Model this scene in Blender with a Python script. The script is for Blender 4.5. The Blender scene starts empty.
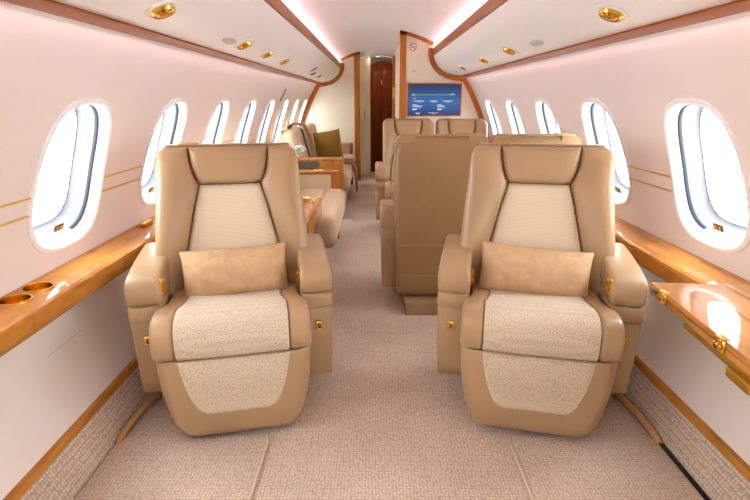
import bpy, bmesh, math, random
from mathutils import Vector, Matrix
random.seed(7)
S = bpy.context.scene
COL = S.collection
PI = math.pi

# ------------------------------------------------------------------ camera
cam_d = bpy.data.cameras.new('camera')
cam = bpy.data.objects.new('camera', cam_d)
COL.objects.link(cam)
F_PX = 500.0
cam_d.sensor_width = 36.0
cam_d.lens = 36.0 * F_PX / 750.0
cam_d.clip_start = 0.02
PITCH = math.atan(151.0 / F_PX)
cam.location = (-0.05, 0.0, 1.2)
cam.rotation_euler = (PI / 2 - PITCH, 0, 0)
S.camera = cam

# ------------------------------------------------------------------ daylight outside
world = bpy.data.worlds.new('daylight')
S.world = world
world.use_nodes = True
wn = world.node_tree.nodes
bg = wn['Background']
bg.inputs['Color'].default_value = (0.88, 0.945, 1.0, 1)
bg.inputs['Strength'].default_value = 15.0


def area_light(name, loc, rot, sx, sy, power, col):
    d = bpy.data.lights.new(name, 'AREA')
    d.shape = 'RECTANGLE'
    d.size = sx
    d.size_y = sy
    d.energy = power
    d.color = col
    o = bpy.data.objects.new(name, d)
    o.location = loc
    o.rotation_euler = rot
    COL.objects.link(o)
    return o


Y0, Y1, YTV, YB = -2.6, 8.9, 5.5, 7.7
# cove strips between luggage bins and ceiling, wall-wash strips under the bins
COVE, WASH = 21.0, 5.5
for s, ye in ((-1, YB), (1, YTV)):
    ln = ye - Y0
    area_light('cove_strip_light', (s * 0.622, (Y0 + ye) / 2, 1.635), (PI, -s * math.radians(35), 0),
               0.06, ln, COVE * ln / 10, (1.0, 0.64, 0.76))
    area_light('wall_wash_light', (s * 0.888, (Y0 + ye) / 2, 1.408), (0, s * math.radians(8), 0),
               0.014, ln, WASH * ln / 10, (1.0, 0.66, 0.72))
area_light('vestibule_light', (0.0, 8.2, 1.80), (0, 0, 0), 0.3, 0.3, 2.0, (1.0, 0.85, 0.7))

vs = S.view_settings
vs.view_transform = 'Standard'
vs.look = 'None'
vs.exposure = 0.06
vs.gamma = 1.0
vs.use_curve_mapping = False


# ------------------------------------------------------------------ materials
def srgb(r, g, b):
    f = lambda c: ((c / 255) / 12.92) if c / 255 <= 0.04045 else (((c / 255) + 0.055) / 1.055) ** 2.4
    return (f(r), f(g), f(b), 1)


def mat(name, col, rough=0.5, metal=0.0, coat=0.0, spec=0.5, sheen=0.0):
    m = bpy.data.materials.new(name)
    m.use_nodes = True
    nt = m.node_tree
    b = nt.nodes['Principled BSDF']
    b.inputs['Base Color'].default_value = col
    b.inputs['Roughness'].default_value = rough
    b.inputs['Metallic'].default_value = metal
    b.inputs['Coat Weight'].default_value = coat
    b.inputs['Coat Roughness'].default_value = 0.05
    b.inputs['Specular IOR Level'].default_value = spec
    b.inputs['Sheen Weight'].default_value = sheen
    return m, nt, b


def add(nt, t, **kw):
    n = nt.nodes.new(t)
    for k, v in kw.items():
        setattr(n, k, v)
    return n


def coords(nt, scale=(1, 1, 1), rot=(0, 0, 0)):
    tc = add(nt, 'ShaderNodeTexCoord')
    mp = add(nt, 'ShaderNodeMapping')
    mp.inputs['Scale'].default_value = scale
    mp.inputs['Rotation'].default_value = rot
    nt.links.new(tc.outputs['Object'], mp.inputs['Vector'])
    return mp.outputs['Vector']


def ramp(nt, fac, stops):
    r = add(nt, 'ShaderNodeValToRGB')
    els = r.color_ramp.elements
    while len(els) < len(stops):
        els.new(0.5)
    for e, (p, c) in zip(els, stops):
        e.position = p
        e.color = c
    nt.links.new(fac, r.inputs['Fac'])
    return r.outputs['Color']


def bump(nt, b, height, strength=0.3, dist=0.002):
    n = add(nt, 'ShaderNodeBump')
    n.inputs['Strength'].default_value = strength
    n.inputs['Distance'].default_value = dist
    nt.links.new(height, n.inputs['Height'])
    nt.links.new(n.outputs['Normal'], b.inputs['Normal'])


def noise(nt, vec, scale, detail=3, rough=0.5):
    n = add(nt, 'ShaderNodeTexNoise')
    n.inputs['Scale'].default_value = scale
    n.inputs['Detail'].default_value = detail
    n.inputs['Roughness'].default_value = rough
    nt.links.new(vec, n.inputs['Vector'])
    return n.outputs['Fac']


def scaled(c, k):
    return (c[0] * k, c[1] * k, c[2] * k, 1)


def leather(name, col, rough=0.34):
    m, nt, b = mat(name, col, rough, spec=0.45)
    v = coords(nt)
    vo = add(nt, 'ShaderNodeTexVoronoi')
    vo.inputs['Scale'].default_value = 420
    nt.links.new(v, vo.inputs['Vector'])
    bump(nt, b, vo.outputs['Distance'], 0.12, 0.0008)
    nf = noise(nt, v, 6, 4)
    nt.links.new(ramp(nt, nf, [(0.3, scaled(col, 0.94)), (0.7, scaled(col, 1.05))]), b.inputs['Base Color'])
    return m


def woven(name, c1, c2, scale):
    # over-under weave: two crossed bands
    m, nt, b = mat(name, c1, 0.85, spec=0.2, sheen=0.2)
    v = coords(nt, rot=(0.0, 0.0, 0.0))
    vo = add(nt, 'ShaderNodeTexVoronoi')
    vo.inputs['Scale'].default_value = scale
    vo.inputs['Randomness'].default_value = 0.6
    nt.links.new(v, vo.inputs['Vector'])
    c = ramp(nt, vo.outputs['Distance'], [(0.15, c1), (0.75, c2)])
    nt.links.new(c, b.inputs['Base Color'])
    iv = add(nt, 'ShaderNodeMath', operation='SUBTRACT')
    iv.inputs[0].default_value = 1.0
    nt.links.new(vo.outputs['Distance'], iv.inputs[1])
    bump(nt, b, iv.outputs[0], 0.5, 0.003)
    return m


def carpet(name, c1, c2, sx, sy, sz=1.0):
    m, nt, b = mat(name, c1, 0.95, spec=0.1, sheen=0.3)
    v = coords(nt, (sx, sy, sz))
    vo = add(nt, 'ShaderNodeTexVoronoi')
    vo.inputs['Scale'].default_value = 1.0
    vo.inputs['Randomness'].default_value = 0.35
    nt.links.new(v, vo.inputs['Vector'])
    c = ramp(nt, vo.outputs['Distance'], [(0.2, c1), (0.7, c2)])
    v2 = coords(nt)
    nf = noise(nt, v2, 3.5, 4)
    k = ramp(nt, nf, [(0.3, (0.88, 0.88, 0.88, 1)), (0.7, (1.05, 1.05, 1.05, 1))])
    mx = add(nt, 'ShaderNodeMix', data_type='RGBA', blend_type='MULTIPLY')
    mx.inputs['Factor'].default_value = 1.0
    nt.links.new(c, mx.inputs[6])
    nt.links.new(k, mx.inputs[7])
    nt.links.new(mx.outputs[2], b.inputs['Base Color'])
    iv = add(nt, 'ShaderNodeMath', operation='SUBTRACT')
    iv.inputs[0].default_value = 1.0
    nt.links.new(vo.outputs['Distance'], iv.inputs[1])
    bump(nt, b, iv.outputs[0], 0.8, 0.004)
    return m


def wood(name, c1, c2, stretch, rough=0.18, coat=0.7):
    m, nt, b = mat(name, c1, rough, coat=coat, spec=0.05)
    b.inputs['Coat Roughness'].default_value = 0.025
    v = coords(nt, stretch)
    nf = noise(nt, v, 1.0, 6, 0.62)
    c = ramp(nt, nf, [(0.28, c2), (0.5, c1), (0.74, scaled(c1, 1.18))])
    nt.links.new(c, b.inputs['Base Color'])
    return m


def plaster(name, col, rough=0.55, bumpy=0.05):
    m, nt, b = mat(name, col, rough, spec=0.35)
    v = coords(nt)
    nf = noise(nt, v, 260, 2)
    bump(nt, b, nf, bumpy, 0.001)
    return m


TAN = srgb(172, 141, 103)
M = {}
M['leather'] = leather('tan_leather', TAN)
M['leather_light'] = leather('cream_leather', srgb(222, 200, 170), 0.5)
M['shell'] = leather('tan_leather_shell', srgb(162, 128, 86), 0.4)
M['weave'] = woven('cream_woven_fabric', srgb(228, 214, 190), srgb(186, 166, 134), 260)
m_, nt_, b_ = mat('cream_ribbed_fabric', srgb(230, 214, 186), 0.85, spec=0.2, sheen=0.2)
v_ = coords(nt_)
wv_ = add(nt_, 'ShaderNodeTexWave')
wv_.bands_direction = 'Z'
wv_.inputs['Scale'].default_value = 58
wv_.inputs['Distortion'].default_value = 0.6
nt_.links.new(v_, wv_.inputs['Vector'])
nt_.links.new(ramp(nt_, wv_.outputs['Fac'], [(0.1, srgb(208, 190, 160)), (0.7, srgb(224, 208, 180))]), b_.inputs['Base Color'])
bump(nt_, b_, wv_.outputs['Fac'], 0.2, 0.001)
M['rib'] = m_
M['suede'] = plaster('tan_suede', srgb(190, 154, 118), 0.9, 0.5)
nt_ = M['suede'].node_tree
nt_.links.new(ramp(nt_, noise(nt_, coords(nt_), 16, 6, 0.7), [(0.3, srgb(182, 146, 106)), (0.7, srgb(206, 172, 132))]), nt_.nodes['Principled BSDF'].inputs['Base Color'])
M['olive'] = plaster('olive_velvet', srgb(150, 122, 40), 0.8, 0.4)
M['throw'] = plaster('brown_throw_wool', srgb(150, 115, 85), 0.95, 0.6)
M['divan'] = plaster('cream_divan_fabric', srgb(214, 190, 156), 0.85, 0.4)
M['carpet'] = carpet('beige_loop_carpet', srgb(230, 211, 191), srgb(186, 161, 137), 90, 90)
M['cove_carpet'] = carpet('beige_loop_carpet_upright', srgb(224, 206, 186), srgb(176, 154, 130), 100, 85, 100)
M['piping'] = plaster('carpet_piping', srgb(214, 196, 174), 0.8, 0.3)
M['rail'] = plaster('tan_carpet_roll', srgb(196, 150, 100), 0.7, 0.5)
M['black'] = mat('black_gap', (0.012, 0.011, 0.01, 1), 0.7)[0]
M['wall'] = plaster('ivory_sidewall_vinyl', srgb(232, 222, 217), 0.5)
M['dado'] = plaster('ivory_lower_panel', srgb(234, 226, 216), 0.38, 0.03)
M['bin'] = plaster('white_bin_panel', srgb(240, 238, 235), 0.35, 0.02)
M['ceil'] = plaster('white_headliner', srgb(240, 234, 232), 0.6)
M['bulk'] = plaster('cream_bulkhead_panel', srgb(232, 220, 198), 0.6)
M['plastic'] = mat('white_window_plastic', srgb(240, 240, 240), 0.35)[0]
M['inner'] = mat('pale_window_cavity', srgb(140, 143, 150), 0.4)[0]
M['gasket'] = mat('navy_window_seal', srgb(14, 18, 36), 0.6)[0]
M['wood_y'] = wood('honey_wood_lengthwise', srgb(190, 128, 56), srgb(146, 88, 30), (16, 3.2, 20), 0.38, 0.6)
M['wood_z'] = wood('honey_wood_upright', srgb(180, 108, 42), srgb(144, 80, 28), (18, 18, 1.5), 0.35, 0.4)
M['trim_wood'] = wood('amber_trim_wood', srgb(158, 88, 36), srgb(118, 62, 22), (16, 1.2, 16), 0.3, 0.2)
M['door_wood'] = wood('dark_red_wood', srgb(118, 54, 26), srgb(88, 36, 16), (16, 16, 1.4), 0.45, 0.1)
M['dark_front'] = mat('dark_grey_panel', srgb(104, 92, 78), 0.15, coat=0.5)[0]  # even dark grey for the console drawer front
M['pink_top'] = wood('pink_reflection_wood', srgb(216, 150, 120), srgb(200, 130, 100), (14, 1.6, 20), 0.2)  # pink reflection put into the wood colour of the side table top
M['gold'] = mat('polished_gold', srgb(236, 192, 92), 0.14, 1.0)[0]
M['gold_dull'] = mat('satin_gold', srgb(196, 152, 60), 0.38, 1.0)[0]
M['gold_line'] = mat('bright_gold_stripe', srgb(222, 184, 96), 0.35, 0.6)[0]
M['chrome'] = mat('chrome', (0.8, 0.8, 0.8, 1), 0.1, 1.0)[0]
M['grey'] = mat('light_grey_plastic', srgb(190, 188, 186), 0.5)[0]
M['violet'] = mat('violet_grey_placard', srgb(150, 130, 165), 0.5)[0]
M['bronze'] = mat('dark_bronze_plate', srgb(110, 86, 52), 0.35, 0.6)[0]
M['white'] = mat('white_print', srgb(245, 245, 245), 0.5)[0]
M['red'] = mat('red_print', srgb(205, 60, 70), 0.5)[0]
M['leaf'] = mat('pale_green_leaf', srgb(150, 190, 150), 0.6)[0]
M['petal'] = mat('white_petal', srgb(235, 240, 232), 0.6)[0]

g, nt, b = mat('window_glass', (1, 1, 1, 1), 0.02)
tr = add(nt, 'ShaderNodeBsdfTransparent')
gl = add(nt, 'ShaderNodeBsdfGlossy')
gl.inputs['Roughness'].default_value = 0.03
mx = add(nt, 'ShaderNodeMixShader')
mx.inputs[0].default_value = 0.05
nt.links.new(tr.outputs[0], mx.inputs[1])
nt.links.new(gl.outputs[0], mx.inputs[2])
nt.links.new(mx.outputs[0], nt.nodes['Material Output'].inputs['Surface'])
M['glass'] = g


def emissive(name, col, st):
    m, nt, b = mat(name, (0, 0, 0, 1), 0.3)
    b.inputs['Emission Color'].default_value = col
    b.inputs['Emission Strength'].default_value = st
    return m


M['scr_text'] = emissive('screen_text', (0.8, 0.9, 1, 1), 0.8)
M['scr_line'] = emissive('screen_green_line', srgb(120, 200, 120), 0.8)
m, nt, b = mat('screen_blue', (0.0, 0.0, 0.01, 1), 0.15)
v = coords(nt)
sx = add(nt, 'ShaderNodeSeparateXYZ')
nt.links.new(v, sx.inputs[0])
ma = add(nt, 'ShaderNodeMapRange')
ma.inputs['From Min'].default_value = -0.15
ma.inputs['From Max'].default_value = 0.15
nt.links.new(sx.outputs['Z'], ma.inputs['Value'])
c = ramp(nt, ma.outputs[0], [(0.0, srgb(30, 70, 120)), (0.45, srgb(40, 105, 170)), (1.0, srgb(12, 40, 82))])
nt.links.new(c, b.inputs['Emission Color'])
b.inputs['Emission Strength'].default_value = 0.9
M['screen'] = m


# ------------------------------------------------------------------ object helpers
def link(name, me, parent=None):
    o = bpy.data.objects.new(name, me)
    COL.objects.link(o)
    if parent is not None:
        o.parent = parent
    return o


def mesh(name, verts, faces, m, parent=None, smooth=True, angle=40):
    me = bpy.data.meshes.new(name)
    me.from_pydata([tuple(v) for v in verts], [], faces)
    bm = bmesh.new()
    bm.from_mesh(me)
    bmesh.ops.remove_doubles(bm, verts=bm.verts, dist=1e-5)
    bmesh.ops.recalc_face_normals(bm, faces=bm.faces)
    bm.to_mesh(me)
    bm.free()
    me.materials.append(M[m])
    if smooth:
        me.shade_smooth()
        me.set_sharp_from_angle(angle=math.radians(angle))
    return link(name, me, parent)


def empty(name, loc=(0, 0, 0), rz=0.0):
    o = bpy.data.objects.new(name, None)
    o.location = loc
    o.rotation_euler = (0, 0, rz)
    o.empty_display_size = 0.1
    COL.objects.link(o)
    return o


def tag(o, label, cat, group=None):
    o['label'] = label
    o['category'] = cat
    if group:
        o['group'] = group
    return o


def struct(o):
    o['kind'] = 'structure'
    return o


def copy_tree(o, parent=None):
    c = o.copy()
    COL.objects.link(c)
    c.parent = parent
    for ch in list(o.children):
        copy_tree(ch, c)
    return c


def loft(rings, closed=True, cap=True):
    n = len(rings[0])
    V = [p for r in rings for p in r]
    Fc = []
    for i in range(len(rings) - 1):
        for j in range(n if closed else n - 1):
            k = (j + 1) % n
            Fc.append((i * n + j, i * n + k, (i + 1) * n + k, (i + 1) * n + j))
    if cap and closed:
        Fc.append(tuple(range(n))[::-1])
        Fc.append(tuple((len(rings) - 1) * n + j for j in range(n)))
    return V, Fc


def rrect(hw, y0, y1, r, n=5):
    """rounded rectangle in x/y, half width hw"""
    pts = []
    for cx, cy, a0 in ((hw - r, y0 + r, -90), (hw - r, y1 - r, 0), (-hw + r, y1 - r, 90), (-hw + r, y0 + r, 180)):
        for i in range(n + 1):
            a = math.radians(a0 + 90 * i / n)
            pts.append((cx + r * math.cos(a), cy + r * math.sin(a)))
    return pts


def box_data(x0, x1, y0, y1, z0, z1, r=0.006, seg=2):
    bm = bmesh.new()
    bmesh.ops.create_cube(bm, size=1)
    for v in bm.verts:
        v.co = ((x0 + x1) / 2 + v.co.x * (x1 - x0), (y0 + y1) / 2 + v.co.y * (y1 - y0), (z0 + z1) / 2 + v.co.z * (z1 - z0))
    if r > 0:
        bmesh.ops.bevel(bm, geom=bm.edges[:], offset=r, segments=seg, profile=0.5, affect='EDGES')
    V = [v.co.copy() for v in bm.verts]
    bm.verts.index_update()
    Fc = [tuple(v.index for v in f.verts) for f in bm.faces]
    bm.free()
    return V, Fc


def box(name, x0, x1, y0, y1, z0, z1, m, parent=None, r=0.006, seg=2):
    V, Fc = box_data(x0, x1, y0, y1, z0, z1, r, seg)
    return mesh(name, V, Fc, m, parent, True, 50)


def join(*ds):
    V, Fc = [], []
    for v, f in ds:
        o = len(V)
        V += list(v)
        Fc += [tuple(i + o for i in t) for t in f]
    return V, Fc


def offset_poly(pts, d):
    n = len(pts)
    out = []
    for i in range(n):
        a, b_, c_ = Vector(pts[i - 1]), Vector(pts[i]), Vector(pts[(i + 1) % n])
        t1 = (b_ - a).normalized()
        t2 = (c_ - b_).normalized()
        n1 = Vector((-t1.y, t1.x))
        n2 = Vector((-t2.y, t2.x))
        nn = (n1 + n2)
        if nn.length < 1e-6:
            nn = n1
        nn.normalize()
        k = max(0.45, nn.dot(n1))
        out.append(tuple(Vector(pts[i]) + nn * (d / k)))
    return out


def area2(p):
    return sum(p[i - 1][0] * p[i][1] - p[i][0] * p[i - 1][1] for i in range(len(p)))


def fine(pts, step=0.03):
    out = []
    n = len(pts)
    for i in range(n):
        a, b_ = pts[i], pts[(i + 1) % n]
        L = math.hypot(b_[0] - a[0], b_[1] - a[1])
        k = max(1, int(L / step))
        for j in range(k):
            t = j / k
            out.append((a[0] + (b_[0] - a[0]) * t, a[1] + (b_[1] - a[1]) * t))
    return out


def slab(prof, x0, x1, r, warp=None, nseg=4, mids=4):
    """closed (y,z) profile extruded along x with rounded ends"""
    if area2(prof) < 0:
        prof = prof[::-1]
    rings = []
    st = []
    for i in range(nseg + 1):
        a = PI / 2 * i / nseg
        st.append((x0 + r * (1 - math.sin(a)) if False else x0 + r * (1 - math.cos(a)), r * (1 - math.sin(a))))
    for i in range(1, mids):
        st.append((x0 + r + (x1 - x0 - 2 * r) * i / mids, 0))
    for i in range(nseg + 1):
        a = PI / 2 * (1 - i / nseg)
        st.append((x1 - r * (1 - math.cos(a)), r * (1 - math.sin(a))))
    for x, ins in st:
        pp = offset_poly(prof, ins) if ins > 1e-6 else prof
        ring = [Vector((x, p[0], p[1])) for p in pp]
        if warp:
            ring = [warp(v) for v in ring]
        rings.append(ring)
    return loft(rings)


def cospace(n):
    return [0.5 - 0.5 * math.cos(PI * i / n) for i in range(n + 1)]


def pad(L, R, yfun, thick, nu=14, nv=18, k=6.0, back=0.0, dirn=-1, extra=None):
    """pillow-like pad: boundary curves L(v), R(v) -> (x,z); front pushed along y"""
    us, vs_ = cospace(nu), cospace(nv)
    V, Fc = [], []
    for side in (0, 1):
        for v in vs_:
            l, r_ = L(v), R(v)
            for u in us:
                x = l[0] + (r_[0] - l[0]) * u
                z = l[1] + (r_[1] - l[1]) * u
                e = max(0.0, 1 - abs(2 * u - 1) ** k) ** 0.5 * max(0.0, 1 - abs(2 * v - 1) ** k) ** 0.5
                y = yfun(x, z)
                if side == 0:
                    t = thick * e
                    if extra:
                        t += extra(u, v) * e
                    y += dirn * t
                else:
                    y += -dirn * back * (1 if e > 0 else 0)
                V.append(Vector((x, y, z)))
    W = nu + 1
    N = W * (nv + 1)
    for s in (0, 1):
        for j in range(nv):
            for i in range(nu):
                q = (s * N + j * W + i, s * N + j * W + i + 1, s * N + (j + 1) * W + i + 1, s * N + (j + 1) * W + i)
                Fc.append(q if s == 0 else q[::-1])
    return V, Fc


def xform(d, Mx):
    return [Mx @ Vector(v) for v in d[0]], d[1]


def cyl(p0, p1, r0, r1=None, n=16, cap=True):
    p0, p1 = Vector(p0), Vector(p1)
    r1 = r0 if r1 is None else r1
    ax = (p1 - p0).normalized()
    t = Vector((0, 0, 1)) if abs(ax.z) < 0.9 else Vector((1, 0, 0))
    u = ax.cross(t).normalized()
    w = ax.cross(u)
    rings = []
    for p, r in ((p0, r0), (p1, r1)):
        rings.append([p + (u * math.cos(2 * PI * i / n) + w * math.sin(2 * PI * i / n)) * r for i in range(n)])
    return loft(rings, True, cap)


def lathe(prof, n=28, Mx=None, closed=False):
    """prof of (r,z); revolve around z"""
    rings = [[Vector((r * math.cos(2 * PI * i / n), r * math.sin(2 * PI * i / n), z)) for i in range(n)] for r, z in prof]
    V, Fc = loft(rings, True, False)
    if closed:
        m_ = len(rings) - 1
        for j in range(n):
            k = (j + 1) % n
            Fc.append((m_ * n + j, m_ * n + k, k, j))
    else:
        Fc.append(tuple(range(n))[::-1])
        Fc.append(tuple((len(rings) - 1) * n + j for j in range(n)))
    if Mx:
        V = [Mx @ v for v in V]
    return V, Fc


def tube(path, r, n=10, closed=False):
    P_ = [Vector(p) for p in path]
    rings = []
    m_ = len(P_)
    for i, p in enumerate(P_):
        a = P_[i - 1] if (i > 0 or closed) else p
        b_ = P_[(i + 1) % m_] if (i < m_ - 1 or closed) else p
        t = (b_ - a).normalized()
        up = Vector((0, 0, 1)) if abs(t.z) < 0.95 else Vector((0, 1, 0))
        u = t.cross(up).normalized()
        w = u.cross(t)
        rings.append([p + (u * math.cos(2 * PI * k / n) + w * math.sin(2 * PI * k / n)) * r for k in range(n)])
    if closed:
        rings.append(rings[0])
    return loft(rings, True, not closed)


# ------------------------------------------------------------------ cabin cross-section
RW, ZC = 1.2, 0.67


def wx(z):
    if z > ZC:
        return RW - 0.46 * (z - ZC) ** 1.5
    return math.sqrt(RW * RW - (z - ZC) ** 2)


def cz(x):
    return ZC + 0.015 + math.sqrt(RW * RW - x * x)


# floor
me = mesh('floor', [(-1.15, Y0, 0), (1.15, Y0, 0), (1.15, Y1, 0), (-1.15, Y1, 0), (-1.15, Y0, -0.05), (1.15, Y0, -0.05), (1.15, Y1, -0.05), (-1.15, Y1, -0.05)],
          [(0, 1, 2, 3), (4, 5, 6, 7), (0, 1, 5, 4), (1, 2, 6, 5), (2, 3, 7, 6), (3, 0, 4, 7)], 'carpet', None, False)
struct(me)
FLOOR = me

# ceiling (inner skin and outer skin)
rings = []
for y in (Y0, YTV, YB, Y1):
    inn = [(x, y, cz(x)) for x in [-0.80 + 1.6 * i / 32 for i in range(33)]]
    out = [(x * 1.02, y, z + 0.03) for x, y, z in inn[::-1]]
    rings.append(inn + out)
struct(mesh('ceiling', *loft(rings), 'ceil'))

# side walls with real window openings
WY0, PITCHW = 1.795, 0.80
WIN_Z, WIN_HY, WIN_HZ, WIN_N = 0.938, 0.205, 0.250, 3.1
CZ0, CZ1 = 0.58, 1.46
WALL_TOP = 1.46
stations = [WY0 + PITCHW * k for k in range(-5, 10)]


def wout(phi, sc=1.0, grow=0.0):
    c_, s_ = math.cos(phi), math.sin(phi)
    rr = (abs(c_) ** WIN_N + abs(s_) ** WIN_N) ** (-1 / WIN_N)
    y = rr * c_ * (WIN_HY + grow) * sc
    z = rr * s_ * (WIN_HZ + grow) * sc
    # the opening leans: narrower at the top like an egg
    y *= 1.0 - 0.10 * (z / WIN_HZ)
    return y, z


def angles():
    hy = PITCHW / 2
    st = set()
    for i in range(64):
        st.add(round(2 * PI * i / 64, 6))
    for zz in (CZ1 - WIN_Z, CZ0 - WIN_Z):
        for sy in (-1, 1):
            st.add(round(math.atan2(zz, sy * hy) % (2 * PI), 6))
    return sorted(st)


ANG = angles()


def cellpt(phi):
    c_, s_ = math.cos(phi), math.sin(phi)
    hy = PITCHW / 2
    zt = (CZ1 - WIN_Z) if s_ > 0 else (WIN_Z - CZ0)
    t = min(hy / abs(c_) if abs(c_) > 1e-9 else 1e9, zt / abs(s_) if abs(s_) > 1e-9 else 1e9)
    return t * c_, t * s_


WALLMESH = {}
for s, nm in ((-1, 'wall_left'), (1, 'wall_right')):
    V, Fc = [], []
    for yc in stations:
        base = len(V)
        NR = 6
        for r_ in range(NR + 1):
            t = r_ / NR
            for ph in ANG:
                a = wout(ph)
                b_ = cellpt(ph)
                y = a[0] + (b_[0] - a[0]) * t
                z = WIN_Z + a[1] + (b_[1] - a[1]) * t
                V.append((s * wx(z), yc + y, z))
        n = len(ANG)
        for r_ in range(NR):
            for j in range(n):
                k = (j + 1) % n
                Fc.append((base + r_ * n + j, base + r_ * n + k, base + (r_ + 1) * n + k, base + (r_ + 1) * n + j))
    w = struct(mesh(nm, V, Fc, 'wall', None, True, 60))
    WALLMESH[s] = w
    # lower wall (dado), carpet upstand and wooden strip
    ya, yb_ = stations[0] - PITCHW / 2, stations[-1] + PITCHW / 2
    prof = [(s * wx(z), z) for z in [0.10 + (0.60 - 0.10) * i / 14 for i in range(15)]]
    rings = [[(x, y, z) for x, z in prof] + [(x + s * 0.02, y, z) for x, z in prof[::-1]] for y in (ya, yb_)]
    struct(mesh('trim_1' if s < 0 else 'trim_2', *loft(rings), 'dado'))
    cp = [(0.995, 0.0), (1.003, 0.025), (1.018, 0.06), (1.038, 0.095), (1.056, 0.122)]
    cpo = [(1.12, 0.122), (1.12, 0.0)]
    rings = [[(s * x, y, z) for x, z in cp + cpo] for y in (ya, yb_)]
    struct(mesh('trim_3' if s < 0 else 'trim_4', *loft(rings), 'cove_carpet'))
    bp = [(1.051, 0.121), (1.060, 0.142), (1.10, 0.142), (1.10, 0.116)]
    rings = [[(s * x, y, z) for x, z in bp] for y in (ya, yb_)]
    struct(mesh('baseboard_left' if s < 0 else 'baseboard_right', *loft(rings), 'wood_y', None, False))

# black shadow gap along the right carpet upstand
struct(box('trim_5', 0.974, 0.996, 0.2, 1.56, 0.0005, 0.006, 'black', None, 0))

# end wall behind the camera, doors etc. are plain
pts = [(-1.16 + 2.32 * i / 24, 0) for i in range(25)]
arch = [(1.18 * math.cos(a), ZC + 1.2 * math.sin(a)) for a in [PI * i / 32 - 0.55 + (1.1 * i / 32) for i in range(33)]]
arch = [(x, max(z, 0)) for x, z in arch]
rings = [[(x, y, z) for x, z in arch] for y in (Y0 - 0.05, Y0)]
struct(mesh('wall_back', *loft(rings), 'bulk', None, True, 40))


# windows
def window(s, yc, idx):
    o = empty('window_%d' % idx, (s * wx(WIN_Z), yc, WIN_Z))
    struct(o)
    base = Vector((s * wx(WIN_Z), yc, WIN_Z))
    th = math.atan(0.69 * (WIN_Z - ZC) ** 0.5)
    nrm = Vector((s * math.cos(th), 0, math.sin(th)))
    PH = [2 * PI * i / 48 for i in range(48)]

    def ring(grow, depth, sc=1.0):
        out = []
        for ph in PH:
            y, z = wout(ph, sc, grow)
            p = Vector((s * wx(WIN_Z + z), yc + y, WIN_Z + z)) + nrm * depth
            out.append(p - base)
        return out
    # moulded frame: proud lip then reveal
    fr_ = [ring(0.016, 0.004), ring(0.014, -0.007), ring(0.005, -0.010), ring(-0.003, -0.006), ring(-0.007, 0.004), ring(-0.011, 0.024), ring(-0.013, 0.027)]
    mesh('window_frame', *loft(fr_, True, False), 'plastic', o)
    full = [ring(-0.0150, 0.030), ring(-0.0165, 0.033), ring(-0.0165, 0.041), ring(-0.0150, 0.044)]
    ks = [k_ % 48 for k_ in range(-9, 15)]
    mesh('window_seal', *loft([[r_[k_] for k_ in ks] for r_ in full], False, False), 'gasket', o)
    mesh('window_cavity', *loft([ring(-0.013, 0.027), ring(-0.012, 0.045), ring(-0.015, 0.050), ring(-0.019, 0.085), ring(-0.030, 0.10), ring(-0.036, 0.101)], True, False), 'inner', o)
    pr = ring(-0.036, 0.101)
    V = pr + [p + nrm * 0.006 for p in pr]
    mesh('window_pane', *loft([pr, [p + nrm * 0.006 for p in pr]], True, True), 'glass', o)
    # two-button shade switch at the foot of the reveal
    y, z = wout(-PI / 2, 1.0, -0.014)
    c = Vector((s * wx(WIN_Z + z + 0.035), yc, WIN_Z + z + 0.034)) + nrm * 0.030 - base
    up = Vector((-s * math.sin(th), 0, math.cos(th)))
    Mx = Matrix.Translation(c) @ Matrix((( -nrm.x, 0, up.x), (0, 1, 0), (-nrm.z, 0, up.z))).to_4x4()
    sw = mesh('shade_switch', *xform(box_data(-0.004, 0.004, -0.024, 0.024, -0.013, 0.013, 0.002, 1), Mx), 'bronze', o)
    for sy in (-1, 1):
        mesh('button', *xform(box_data(0.003, 0.006, sy * 0.011 - 0.007, sy * 0.011 + 0.007, -0.007, 0.007, 0.001, 1), Mx), 'gold', sw)
    return o


wi = 0
for s in (-1, 1):
    for yc in stations:
        lim = 7.5 if s < 0 else 5.2
        if yc > lim or yc < -2.4:
            continue
        wi += 1
        window(s, yc, wi)

# gold pin stripes on the walls between the windows
for s in (-1, 1):
    for i in range(len(stations) - 1):
        ya, yb_ = stations[i] + WIN_HY + 0.012, stations[i + 1] - WIN_HY - 0.012
        if ya < -1 or yb_ > (7.6 if s < 0 else 5.4):
            continue
        for zz in (0.838, 0.897):
            e = 0.012 if zz < 0.85 else 0.0
            x = s * wx(zz)
            box('gold_strip', min(x, x - s * 0.004), max(x, x - s * 0.004), ya - 0.012, yb_ + 0.012, zz - 0.0035, zz + 0.0035, 'gold_line', WALLMESH[s], 0)

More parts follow.
